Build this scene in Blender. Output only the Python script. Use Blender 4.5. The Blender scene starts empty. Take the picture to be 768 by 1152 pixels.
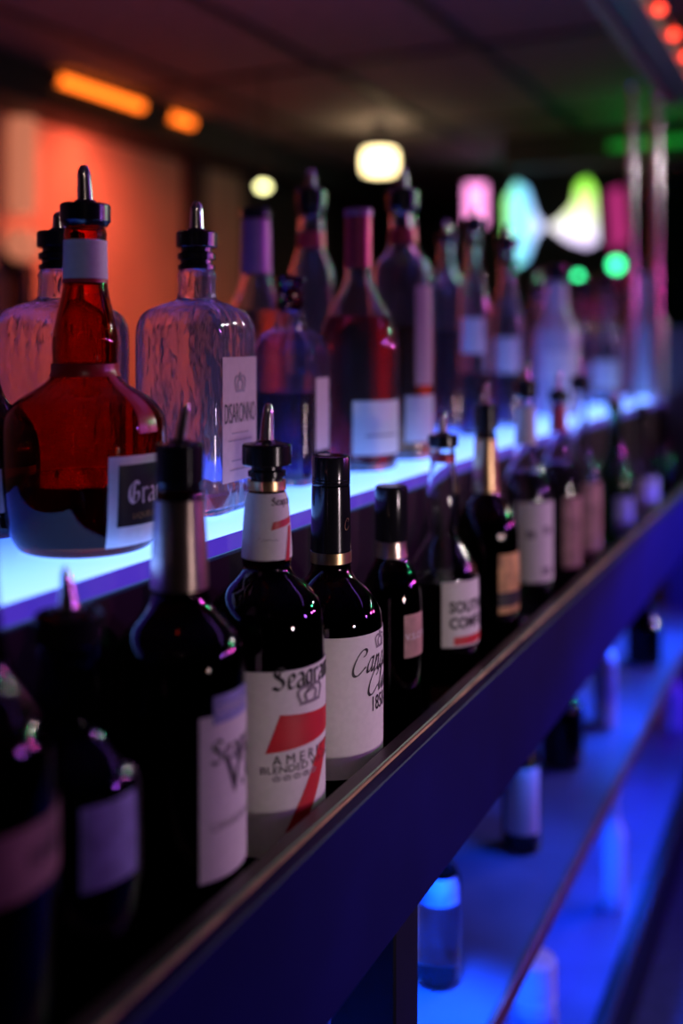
import bpy, math, random
from math import sin, cos, pi, radians, sqrt, atan, atan2, asin

random.seed(7)
sc = bpy.context.scene
C = sc.collection

# ------------------------------------------------------------------ camera
F = 1150.0            # focal length in pixels of a 768 px wide frame
XV, YH = 950.0, 383.0  # vanishing point of the bar, horizon row
TH = atan((XV - 384) / F)
CT, ST = cos(TH), sin(TH)
H = 1.30              # eye height above the floor
cam = bpy.data.cameras.new('camera')
camo = bpy.data.objects.new('camera', cam)
C.objects.link(camo)
sc.camera = camo
camo.location = (0, 0, H)
camo.rotation_euler = (pi / 2, 0, TH)
cam.sensor_fit = 'HORIZONTAL'
cam.sensor_width = 24.0
cam.lens = 24.0 * F / 768.0
cam.shift_y = -(576 - YH) / 768.0
cam.clip_start = 0.02
cam.dof.use_dof = True
cam.dof.focus_distance = 0.86
cam.dof.aperture_fstop = 1.7
# ------------------------------------------------------------------ world, view
w = bpy.data.worlds.new('night')
sc.world = w
w.use_nodes = True
w.node_tree.nodes['Background'].inputs[0].default_value = (0.35, 0.2, 0.5, 1)
w.node_tree.nodes['Background'].inputs[1].default_value = 0.004
sc.view_settings.view_transform = 'Standard'
sc.view_settings.look = 'None'
sc.view_settings.gamma = 1
sc.view_settings.exposure = 0.0
sc.view_settings.use_curve_mapping = False
sc.cycles.use_denoising = True
sc.cycles.max_bounces = 14
sc.cycles.transmission_bounces = 14
sc.cycles.glossy_bounces = 5
sc.cycles.diffuse_bounces = 3
sc.cycles.sample_clamp_indirect = 6.0
sc.cycles.blur_glossy = 0.5


# ------------------------------------------------------------------ lights
def light(name, kind, loc, col, power, size=0.05, aim=None, size_y=None, spot=None, blend=.6):
    d = bpy.data.lights.new(name, kind)
    d.color = col
    d.energy = power
    if kind == 'AREA':
        d.size = size
        if size_y:
            d.shape = 'RECTANGLE'
            d.size_y = size_y
    else:
        d.shadow_soft_size = size
    if kind == 'SPOT':
        d.spot_size = radians(spot)
        d.spot_blend = blend
    o = bpy.data.objects.new(name, d)
    C.objects.link(o)
    o.location = (loc[0], loc[1], loc[2] + H)
    if aim:
        from mathutils import Vector
        v = Vector((aim[0] - loc[0], aim[1] - loc[1], aim[2] - loc[2]))
        o.rotation_euler = v.to_track_quat('-Z', 'Y').to_euler()
    return o


# pale screens across the aisle, a little above the height of the rail
for v, p in ((.88, 34), (1.42, 19), (1.98, 19)):
    light('aisle_screen_light', 'SPOT', (1.35, v - .45, -.31), (1.0, 0.76, 0.84), p, .09, (-.36, v, -.30), spot=25, blend=1)
# small ceiling downlight behind the photographer
light('aisle_downlight', 'SPOT', (0.42, -0.55, 0.72), (1.0, 0.72, 0.66), 2.4, .012, (-.40, .80, -.30), spot=60)
# pink and green party lights across the room; the violet, white and magenta ones are added
light('pink_party_light', 'SPOT', (1.75, 2.85, 0.30), (1.0, 0.14, 0.90), 36, .045, (-.45, 1.25, -.15), spot=44, blend=1)
light('green_party_light', 'SPOT', (1.25, 3.25, 0.62), (0.05, 1.0, 0.30), 22, .04, (-.45, 1.2, -.3), spot=70)
light('green_rail_light', 'SPOT', (-.10, 3.35, .50), (0.03, 1.0, 0.18), 7, .03, (-.34, 2.75, -.36), spot=50)
light('violet_fill_light', 'SPOT', (2.4, 2.1, .40), (0.50, 0.14, 1.0), 44, .10, (-.45, 1.3, -.1), spot=60)  # unseen fill, added for lilac edges on the glass
light('white_glint_light', 'SPOT', (1.0, 3.9, .75), (1.0, .85, .9), 40, .05, (-.45, 1.8, -.1), spot=60)  # added source that puts white dots on the bottles
light('magenta_glint_light', 'SPOT', (2.1, 4.4, .30), (1.0, .10, .6), 55, .06, (-.45, 1.9, -.1), spot=60)  # added source for more pink dots on the far glass
# violet strip under the glass rack, over the bottles
light('rack_strip_light', 'AREA', (-.44, 1.5, .62), (0.42, 0.16, 1.0), 1.6, .06, (-.50, 1.5, -1), 2.4)
# blue lamp at the far end of the aisle, washing the bar front
light('aisle_blue_light', 'SPOT', (.45, 2.45, -.285), (0.02, 0.01, 1.0), 62, .05, (.45 - .325, 2.45 - .105, -.285 - .94), spot=140, blend=.12)
# blue strips inside the cabinet
for v, p, a_ in ((0.64, 26, 120), (1.06, 34, 62), (1.45, 4, 120), (2.05, 14, 120), (2.6, 14, 120)):
    light('cabinet_led', 'SPOT', (-.385, v, -.50), (0.004, 0.10, 1.0), p, .02, (-.40, v, -1), spot=a_, blend=1)
for v, p in ((1.25, 9), (1.75, 14), (2.35, 14)):
    light('cabinet_led', 'SPOT', (-.40, v, -.79), (0.004, 0.06, 1.0), p, .02, (-.40, v, -1.3), spot=140)
# orange cove light washing the left wall
light('cove_light', 'AREA', (-2.82, 3.45, .89), (1.0, 0.13, 0.06), 34, .04, (-3.0, 3.45, .60), 3.3)
# red glow over the ceiling
light('ceiling_red_light', 'SPOT', (-1.25, 1.6, .40), (1.0, 0.22, 0.26), 22, .2, (-1.3, 1.7, 1.06), spot=165, blend=1)


# ------------------------------------------------------------------ materials
def new_mat(name):
    m = bpy.data.materials.new(name)
    m.use_nodes = True
    nt = m.node_tree
    return m, nt, nt.nodes['Principled BSDF']


def noise_ramp(nt, scale, c1, c2, detail=4, vec=None, p1=.35, p2=.65):
    tc = nt.nodes.new('ShaderNodeTexCoord')
    mp = nt.nodes.new('ShaderNodeMapping')
    nt.links.new(tc.outputs['Object'], mp.inputs[0])
    if vec:
        mp.inputs['Scale'].default_value = vec
    n = nt.nodes.new('ShaderNodeTexNoise')
    n.inputs['Scale'].default_value = scale
    n.inputs['Detail'].default_value = detail
    nt.links.new(mp.outputs[0], n.inputs['Vector'])
    r = nt.nodes.new('ShaderNodeValToRGB')
    r.color_ramp.elements[0].color = (*c1, 1)
    r.color_ramp.elements[1].color = (*c2, 1)
    r.color_ramp.elements[0].position = p1
    r.color_ramp.elements[1].position = p2
    nt.links.new(n.outputs['Fac'], r.inputs[0])
    return n, r


def surf(name, col, rough=.5, metal=0, var=.12, scale=30, bump=0, spec=.5, vec=None, coat=0):
    m, nt, b = new_mat(name)
    c1 = tuple(max(0, c * (1 - var)) for c in col)
    c2 = tuple(min(1, c * (1 + var)) for c in col)
    n, r = noise_ramp(nt, scale, c1, c2, vec=vec)
    nt.links.new(r.outputs[0], b.inputs['Base Color'])
    b.inputs['Roughness'].default_value = rough
    b.inputs['Metallic'].default_value = metal
    b.inputs['Specular IOR Level'].default_value = spec
    b.inputs['Coat Weight'].default_value = coat
    if bump:
        bp = nt.nodes.new('ShaderNodeBump')
        bp.inputs['Strength'].default_value = bump
        bp.inputs['Distance'].default_value = .002
        nt.links.new(n.outputs['Fac'], bp.inputs['Height'])
        nt.links.new(bp.outputs[0], b.inputs['Normal'])
    return m


def glass(name, col, rough=0.0, ior=1.45, tw=1.0, bump=0, bscale=60, vec=(1, 1, .35)):
    m, nt, b = new_mat(name)
    b.inputs['Base Color'].default_value = (*col, 1)
    b.inputs['Roughness'].default_value = rough
    b.inputs['IOR'].default_value = ior
    b.inputs['Transmission Weight'].default_value = tw
    if bump:
        n, r = noise_ramp(nt, bscale, (0, 0, 0), (1, 1, 1), 2, vec)
        bp = nt.nodes.new('ShaderNodeBump')
        bp.inputs['Strength'].default_value = bump
        bp.inputs['Distance'].default_value = .004
        nt.links.new(n.outputs['Fac'], bp.inputs['Height'])
        nt.links.new(bp.outputs[0], b.inputs['Normal'])
    return m


def glow(name, col, strength, col2=None, axis=2, lo=0, hi=1, cols=None):
    """a luminous material; optional colour change across the lamp's own face"""
    m, nt, b = new_mat(name)
    b.inputs['Base Color'].default_value = (.1, .1, .1, 1)
    b.inputs['Emission Strength'].default_value = strength
    b.inputs['Emission Color'].default_value = (*col, 1)
    if cols:
        tc = nt.nodes.new('ShaderNodeTexCoord')
        sp = nt.nodes.new('ShaderNodeSeparateXYZ')
        nt.links.new(tc.outputs['Object'], sp.inputs[0])
        mr = nt.nodes.new('ShaderNodeMapRange')
        mr.inputs[1].default_value = lo
        mr.inputs[2].default_value = hi
        nt.links.new(sp.outputs[axis], mr.inputs[0])
        r = nt.nodes.new('ShaderNodeValToRGB')
        el = r.color_ramp.elements
        while len(el) < len(cols):
            el.new(.5)
        for e, (p, c) in zip(el, cols):
            e.position = p
            e.color = (*c, 1)
        nt.links.new(mr.outputs[0], r.inputs[0])
        nt.links.new(r.outputs[0], b.inputs['Emission Color'])
    return m


M = {}
M['black_wood'] = surf('black_wood', (.008, .007, .009), .5, var=.3, scale=12, vec=(1, .1, 1), bump=.1, spec=.3)
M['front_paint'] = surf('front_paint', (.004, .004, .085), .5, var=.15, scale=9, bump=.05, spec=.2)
M['rail_wood'] = surf('rail_wood', (.05, .038, .03), .4, var=.4, scale=30, vec=(1, .15, 1), bump=.2)
M['raw_edge'] = surf('raw_edge', (.50, .30, .14), .6, var=.5, scale=60, vec=(1, .3, 1))
M['shelf_board'] = surf('shelf_board', (.10, .11, .20), .38, var=.15, scale=8, bump=.05)
M['shelf_edge'] = surf('shelf_edge', (.16, .06, .05), .5, var=.3, scale=20)
M['carpet'] = surf('carpet', (.06, .05, .07), .9, var=.4, scale=60, bump=.4)
M['ceiling_tile'] = surf('ceiling_tile', (.22, .19, .20), .9, var=.15, scale=25, bump=.3)
M['ceiling_bar'] = surf('ceiling_bar', (.03, .03, .03), .6)
M['orange_wall'] = surf('orange_wall', (.55, .40, .34), .85, var=.12, scale=2.0)
M['dark_wall'] = surf('dark_wall', (.035, .035, .04), .8, var=.3, scale=3)
M['soffit'] = surf('soffit', (.03, .025, .03), .7, var=.2)
M['grey_panel'] = surf('grey_panel', (.16, .13, .15), .6, var=.1)
M['rack_metal'] = surf('rack_metal', (.32, .27, .16), .35, .2, var=.1)
M['pole_metal'] = surf('pole_metal', (.75, .72, .75), .22, 1, var=.05)
M['chrome'] = surf('chrome', (.90, .87, .86), .22, 1, var=.03)
M['black_plastic'] = surf('black_plastic', (.010, .010, .013), .22, var=.2)
M['black_cap'] = surf('black_cap', (.012, .012, .016), .16, var=.2)
M['gold'] = surf('gold', (.80, .55, .28), .3, 1, var=.1)
M['foil_champagne'] = surf('foil_champagne', (.70, .55, .45), .30, 1, var=.1, scale=80, bump=.15)
M['foil_red'] = surf('foil_red', (.50, .05, .09), .35, .3, var=.1)
M['foil_violet'] = surf('foil_violet', (.45, .20, .38), .4, .2, var=.1)
M['paper'] = surf('paper', (.78, .76, .72), .6, var=.03, scale=200)
M['paper_cream'] = surf('paper_cream', (.72, .64, .52), .6, var=.04, scale=150)
M['paper_beige'] = surf('paper_beige', (.50, .37, .36), .6, var=.05, scale=120)
M['paper_orange'] = surf('paper_orange', (.75, .40, .14), .55, var=.5, scale=45)
M['paper_brown'] = surf('paper_brown', (.45, .26, .22), .55, var=.3, scale=40)
M['paper_dim'] = surf('paper_dim', (.26, .13, .14), .55, var=.3, scale=40)
M['paper_blue'] = surf('paper_blue', (.30, .32, .60), .55, var=.2, scale=60)
M['paper_black'] = surf('paper_black', (.015, .012, .012), .4)
M['ink_black'] = surf('ink_black', (.02, .018, .02), .5)
M['ink_grey'] = surf('ink_grey', (.25, .22, .24), .5)
M['ink_red'] = surf('ink_red', (.62, .025, .035), .45)
M['ink_gold'] = surf('ink_gold', (.50, .33, .12), .4, .5)
M['ink_white'] = surf('ink_white', (.75, .72, .75), .5)
M['ribbon_red'] = surf('ribbon_red', (.50, .02, .03), .3, var=.1)
M['clear'] = glass('clear_glass', (.96, .95, .98), tw=.975)
M['hammered'] = glass('hammered_glass', (.90, .86, .99), tw=.94, bump=.55, bscale=55)
M['violet_glass'] = glass('violet_glass', (.80, .72, .92), tw=.98)
M['smoke_glass'] = glass('smoke_glass', (.30, .22, .42))
M['amber_glass'] = glass('amber_glass', (.62, .09, .02), ior=1.27)
M['dark_glass'] = glass('dark_glass', (.16, .06, .03))
M['clean'] = glass('clean_glass', (.93, .93, .96))
M['frosted'] = glass('frosted_glass', (.90, .92, .98), .25, tw=.4)
M['green_glass'] = glass('green_glass', (.30, .55, .35))
M['liq_dark'] = glass('liquid_dark', (.05, .015, .01), ior=1.35)
M['liq_brandy'] = glass('liquid_brandy', (.05, .012, .01), ior=1.22)
M['liq_red'] = glass('liquid_red', (.40, .012, .015), ior=1.35)
M['liq_amber'] = glass('liquid_amber', (.75, .30, .06), ior=1.35)
M['liq_pale'] = glass('liquid_pale', (.92, .92, .96), ior=1.34)
M['liq_purple'] = glass('liquid_purple', (.10, .04, .12), ior=1.35)
M['liq_brown'] = glass('liquid_brown', (.30, .07, .025), ior=1.35)
M['liq_cordial'] = glass('liquid_cordial', (.70, .07, .06), ior=1.35)


# ------------------------------------------------------------------ mesh helpers
def mesh(name, verts, faces, mat, parent=None, sharp=35, mats=None, mi=None):
    me = bpy.data.meshes.new(name)
    me.from_pydata(verts, [], faces)
    for m in (mats or [mat]):
        me.materials.append(m)
    if mi:
        me.polygons.foreach_set('material_index', mi)
    me.polygons.foreach_set('use_smooth', [True] * len(faces))
    me.set_sharp_from_angle(angle=radians(sharp))
    me.update()
    o = bpy.data.objects.new(name, me)
    C.objects.link(o)
    if parent:
        o.parent = parent
    return o


def tag(o, label=None, cat=None, group=None, kind=None):
    if label: o['label'] = label
    if cat: o['category'] = cat
    if group: o['group'] = group
    if kind: o['kind'] = kind
    return o


def empty(name, loc, label, cat, group=None):
    o = bpy.data.objects.new(name, None)
    o.empty_display_size = .02
    C.objects.link(o)
    o.location = loc
    return tag(o, label, cat, group)


class MB:
    def __init__(s):
        s.v, s.f = [], []

    def add(s, v, f):
        k = len(s.v)
        s.v += v
        s.f += [tuple(i + k for i in q) for q in f]

    def box(s, x0, x1, y0, y1, z0, z1, bev=0.0):
        if x0 > x1: x0, x1 = x1, x0
        if y0 > y1: y0, y1 = y1, y0
        if z0 > z1: z0, z1 = z1, z0
        b = min(bev, (x1 - x0) / 2.5, (y1 - y0) / 2.5, (z1 - z0) / 2.5)
        if b <= 0:
            v = [(x, y, z) for x in (x0, x1) for y in (y0, y1) for z in (z0, z1)]
            s.add(v, [(0, 1, 3, 2), (4, 6, 7, 5), (0, 4, 5, 1), (2, 3, 7, 6), (0, 2, 6, 4), (1, 5, 7, 3)])
            return
        # chamfered box: 24 verts
        X, Y, Z = (x0, x1), (y0, y1), (z0, z1)
        v, idx = [], {}
        for i in (0, 1):
            for j in (0, 1):
                for k in (0, 1):
                    sx, sy, sz = (b if i == 0 else -b), (b if j == 0 else -b), (b if k == 0 else -b)
                    for a in range(3):
                        p = [X[i] + (0 if a == 0 else sx), Y[j] + (0 if a == 1 else sy), Z[k] + (0 if a == 2 else sz)]
                        idx[i, j, k, a] = len(v)
                        v.append(tuple(p))
        f = []
        for a in range(3):
            o1, o2 = [(1, 2), (0, 2), (0, 1)][a]
            for side in (0, 1):
                q = []
                for (p, r) in ((0, 0), (1, 0), (1, 1), (0, 1)):
                    t = [0, 0, 0]
                    t[a], t[o1], t[o2] = side, p, r
                    q.append(idx[t[0], t[1], t[2], a])
                f.append(tuple(q))
        for a in range(3):   # edges along a
            o1, o2 = [(1, 2), (0, 2), (0, 1)][a]
            for p in (0, 1):
                for r in (0, 1):
                    t0, t1 = [0, 0, 0], [0, 0, 0]
                    t0[o1] = t1[o1] = p
                    t0[o2] = t1[o2] = r
                    t1[a] = 1
                    f.append((idx[(*t0, o1)], idx[(*t1, o1)], idx[(*t1, o2)], idx[(*t0, o2)]))
        for i in (0, 1):
            for j in (0, 1):
                for k in (0, 1):
                    f.append((idx[i, j, k, 0], idx[i, j, k, 1], idx[i, j, k, 2]))
        s.add(v, f)

    def build(s, name, mat, parent=None, fix=True):
        o = mesh(name, s.v, s.f, mat, parent)
        if fix:
            import bmesh
            bm = bmesh.new()
            bm.from_mesh(o.data)
            bmesh.ops.recalc_face_normals(bm, faces=bm.faces)
            bm.to_mesh(o.data)
            bm.free()
            o.data.set_sharp_from_angle(angle=radians(30))
        return o


def boxo(name, mat, x0, x1, y0, y1, z0, z1, parent=None, bev=.002):
    """box in camera-relative heights"""
    m = MB()
    m.box(x0, x1, y0, y1, z0 + H, z1 + H, bev)
    return m.build(name, mat, parent)


def P(x, y, Z):
    X = (x - 384) / F * Z
    return (X * CT - Z * ST, X * ST + Z * CT, -(y - YH) * Z / F)


def chaikin(p, n=2):
    for _ in range(n):
        q = [p[0]]
        for a, b in zip(p, p[1:]):
            q.append(tuple(a[i] * .75 + b[i] * .25 for i in range(len(a))))
            q.append(tuple(a[i] * .25 + b[i] * .75 for i in range(len(a))))
        q.append(p[-1])
        p = q
    return p


def ringf(r, q, z, seg, rot=0, asp=1.0):
    """ring of points: q = 0 round, q = 1 rounded square of half side r"""
    out = []
    for k in range(seg):
        a = 2 * pi * k / seg
        c, s_ = cos(a), sin(a)
        n = 7
        f = (1 - q) + q * (abs(c) ** n + abs(s_) ** n) ** (-1 / n)
        x, y = r * f * c, r * f * s_ * (1 - q + q * asp)
        out.append((x * cos(rot) - y * sin(rot), x * sin(rot) + y * cos(rot), z))
    return out


def revolve(name, prof, mat, parent, seg=48, rot=0, asp=1.0, sharp=40, loc=(0, 0)):
    """prof: list of (r, z, q) from axis to axis"""
    v, f = [], []
    rings = []
    for (r, z, q) in prof:
        if r < 1e-6:
            rings.append([len(v)])
            v.append((0, 0, z))
        else:
            rings.append(list(range(len(v), len(v) + seg)))
            v += ringf(r, q, z, seg, rot, asp)
    for A, B in zip(rings, rings[1:]):
        if len(A) == 1 and len(B) == 1:
            continue
        for k in range(seg):
            k2 = (k + 1) % seg
            if len(A) == 1:
                f.append((A[0], B[k2], B[k]))
            elif len(B) == 1:
                f.append((A[k], A[k2], B[0]))
            else:
                f.append((A[k], A[k2], B[k2], B[k]))
    v = [(x + loc[0], y + loc[1], z) for x, y, z in v]
    return mesh(name, v, f, mat, parent, sharp)


def solid(name, pts, mat, parent, seg=40, n=0, **k):
    """solid of revolution from (r, z) bottom to top"""
    p = [(0, pts[0][1], 0)] + [(r, z, 0) for r, z in pts] + [(0, pts[-1][1], 0)]
    return revolve(name, chaikin(p, n) if n else p, mat, parent, seg, **k)


def tube(name, path, radii, mat, parent, seg=16, flat=1.0):
    from mathutils import Vector
    v, f = [], []
    n = len(path)
    P_ = [Vector(p) for p in path]
    ref = Vector((0, 1, 0))
    for i in range(n):
        t = (P_[min(i + 1, n - 1)] - P_[max(i - 1, 0)]).normalized()
        a = ref - t * ref.dot(t)
        if a.length < 1e-4: a = Vector((1, 0, 0))
        a.normalize()
        b = t.cross(a)
        for k in range(seg):
            g = 2 * pi * k / seg
            v.append(tuple(P_[i] + a * cos(g) * radii[i] * flat + b * sin(g) * radii[i]))
    for i in range(n - 1):
        for k in range(seg):
            k2 = (k + 1) % seg
            f.append((i * seg + k, i * seg + k2, (i + 1) * seg + k2, (i + 1) * seg + k))
    f.append(tuple(range(seg))[::-1])
    f.append(tuple(range((n - 1) * seg, n * seg)))
    return mesh(name, v, f, mat, parent, 50)


# ------------------------------------------------------------------ lettering
BLACK = {
    'a': (.62, [[(.05, .85), (.25, 1), (.5, .85), (.5, .1), (.62, 0)], [(.5, .55), (.15, .5), (.05, .3), (.05, .12), (.2, 0), (.5, .2)]]),
    'e': (.55, [[(.5, .14), (.25, 0), (.05, .15), (.05, .8), (.28, 1), (.5, .8), (.46, .6), (.08, .45)]]),
    'g': (.64, [[(.5, 1), (.5, -.2), (.3, -.45), (.05, -.3)], [(.5, .9), (.25, 1), (.05, .85), (.05, .2), (.2, .05), (.5, .2)]]),
    'r': (.50, [[(0, .9), (.1, 1), (.1, .05), (.22, 0)], [(.1, .78), (.32, 1), (.46, .85)]]),
    'm': (.98, [[(0, .9), (.1, 1), (.1, 0)], [(.1, .8), (.3, 1), (.44, .88), (.44, 0)], [(.44, .8), (.64, 1), (.78, .88), (.78, .05), (.9, 0)]]),
    'n': (.66, [[(0, .9), (.1, 1), (.1, 0)], [(.1, .8), (.32, 1), (.46, .88), (.46, .05), (.58, 0)]]),
    'd': (.64, [[(.5, .15), (.25, 0), (.05, .15), (.05, .8), (.25, .95), (.5, .75)], [(.15, 1.5), (.5, 1.0), (.5, .1), (.6, 0)]]),
    's': (.58, [[(.5, .85), (.3, 1), (.08, .8), (.46, .32), (.4, .1), (.2, 0), (.02, .15)]]),
    "'": (.22, [[(.1, 1.5), (.05, 1.2)]]),
    'S': (.95, [[(.82, 1.25), (.5, 1.5), (.15, 1.25), (.2, .95), (.7, .62), (.78, .25), (.45, 0), (.05, .2)], [(.5, 1.2), (.42, .75)]]),
    'G': (.98, [[(.82, 1.25), (.5, 1.5), (.1, 1.1), (.1, .35), (.45, 0), (.82, .25), (.82, .75), (.52, .7)], [(.45, 1.3), (.4, .2)]]),
    'M': (1.1, [[(0, .1), (.12, 0), (.12, 1.3), (.25, 1.5), (.5, 1.2), (.5, .1)], [(.5, 1.2), (.75, 1.5), (.95, 1.2), (.95, .1), (1.05, 0)]]),
    'i': (.28, [[(0, .9), (.1, 1), (.1, .05), (.2, 0)], [(.1, 1.35), (.12, 1.3)]]),
    ' ': (.45, []),
}
SCRIPT = {
    'C': (.98, [[(.62, 1.1), (.82, 1.2), (.84, 1.5), (.5, 1.62), (.12, 1.1), (-.02, .45), (.1, 0), (.45, -.08), (.95, .45)]]),
    'a': (.60, [[(.5, .88), (.3, 1), (.06, .62), (.04, .18), (.18, 0), (.40, .35)], [(.52, 1), (.42, .2), (.5, 0), (.68, .3)]]),
    'n': (.60, [[(.12, 1), (.04, 0)], [(.06, .35), (.22, .85), (.38, 1), (.46, .85), (.40, .15), (.48, 0), (.66, .3)]]),
    'd': (.60, [[(.5, .88), (.3, 1), (.06, .62), (.04, .18), (.18, 0), (.40, .35)], [(.66, 1.6), (.42, .2), (.5, 0), (.68, .3)]]),
    'i': (.32, [[(-.02, .3), (.14, .95), (.08, .15), (.16, 0), (.34, .3)], [(.2, 1.3), (.22, 1.36)]]),
    'l': (.34, [[(-.02, .3), (.26, 1.2), (.28, 1.6), (.16, 1.4), (.08, .2), (.18, 0), (.36, .3)]]),
    'u': (.62, [[(-.02, .3), (.12, .95), (.05, .2), (.18, 0), (.4, .4), (.52, .98), (.43, .2), (.52, 0), (.68, .3)]]),
    'b': (.55, [[(-.02, .3), (.26, 1.2), (.28, 1.6), (.16, 1.4), (.06, .2), (.18, 0), (.42, .3), (.42, .8), (.28, .9)], [(.4, .8), (.6, .75)]]),
    ' ': (.4, []),
}


def strokes(font, text, xh, nib=.2, ang=40, slant=0, smooth=1, thin=.05):
    """text drawn with a broad pen: list of quads in the plane, x-height xh"""
    quads = []
    x0 = 0
    n1 = (cos(radians(ang)) * nib / 2, sin(radians(ang)) * nib / 2)
    n2 = (-sin(radians(ang)) * thin / 2, cos(radians(ang)) * thin / 2)
    for ch in text:
        wd, lines = font[ch]
        for ln in lines:
            pts = chaikin([(x + slant * y, y) for x, y in ln], smooth) if smooth and len(ln) > 2 else [(x + slant * y, y) for x, y in ln]
            for p, q in zip(pts, pts[1:]):
                for n in (n1, n2):
                    quads.append([((p[0] + s * n[0] + x0) * xh, (p[1] + s * n[1]) * xh) for s in (-1, 1)] +
                                 [((q[0] + s * n[0] + x0) * xh, (q[1] + s * n[1]) * xh) for s in (1, -1)])
        x0 += wd + .10
    return quads, x0 * xh


_tcache = {}


def caps(text, size, cx=None, bold=0.0, sx=1.0):
    """upright lettering: polygons in the plane, capital height ~ .7 size"""
    key = (text, bold)
    if key not in _tcache:
        cu = bpy.data.curves.new('t', 'FONT')
        cu.body = text
        cu.size = 1
        cu.offset = bold
        cu.resolution_u = 3
        o = bpy.data.objects.new('t', cu)
        C.objects.link(o)
        bpy.context.view_layer.update()
        dg = bpy.context.evaluated_depsgraph_get()
        ev = o.evaluated_get(dg)
        me = ev.to_mesh()
        vs = [(v.co.x, v.co.y) for v in me.vertices]
        fs = [tuple(p.vertices) for p in me.polygons]
        ev.to_mesh_clear()
        bpy.data.objects.remove(o)
        bpy.data.curves.remove(cu)
        _tcache[key] = (vs, fs)
    vs, fs = _tcache[key]
    x0 = min(v[0] for v in vs)
    x1 = max(v[0] for v in vs)
    return [[((vs[i][0] - x0) * size * sx, vs[i][1] * size) for i in f] for f in fs], (x1 - x0) * size * sx


def shift(polys, dx, dz, sk=0.0):
    return [[(x + dx + sk * z, z + dz) for x, z in p] for p in polys]


def gridquad(a, b, c, d, n=8, m=1):
    """quad a-b-c-d cut into n x m pieces"""
    out = []

    def L(u, v):
        return tuple((a[i] * (1 - u) + b[i] * u) * (1 - v) + (d[i] * (1 - u) + c[i] * u) * v for i in (0, 1))
    for i in range(n):
        for j in range(m):
            u0, u1, v0, v1 = i / n, (i + 1) / n, j / m, (j + 1) / m
            out.append([L(u0, v0), L(u1, v0), L(u1, v1), L(u0, v1)])
    return out


def crown(wd, ht):
    q = []
    t = wd * .06
    q += gridquad((-wd / 2, 0), (wd / 2, 0), (wd / 2, ht * .16), (-wd / 2, ht * .16), 4)

    def arc(pts):
        p = chaikin(pts, 2)
        for a, b in zip(p, p[1:]):
            q.append([(a[0] - t, a[1]), (a[0] + t, a[1]), (b[0] + t, b[1]), (b[0] - t, b[1])])
            q.append([(a[0], a[1] - t), (a[0], a[1] + t), (b[0], b[1] + t), (b[0], b[1] - t)])
    arc([(-wd * .46, ht * .16), (-wd * .62, ht * .7), (-wd * .2, ht * .9), (0, ht * .62)])
    arc([(wd * .46, ht * .16), (wd * .62, ht * .7), (wd * .2, ht * .9), (0, ht * .62)])
    arc([(-wd * .2, ht * .16), (-wd * .3, ht * .55), (0, ht * .72)])
    arc([(wd * .2, ht * .16), (wd * .3, ht * .55), (0, ht * .72)])
    arc([(0, ht * .7), (0, ht * 1.05)])
    arc([(-wd * .09, ht * .95), (wd * .09, ht * .95)])
    return q


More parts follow.
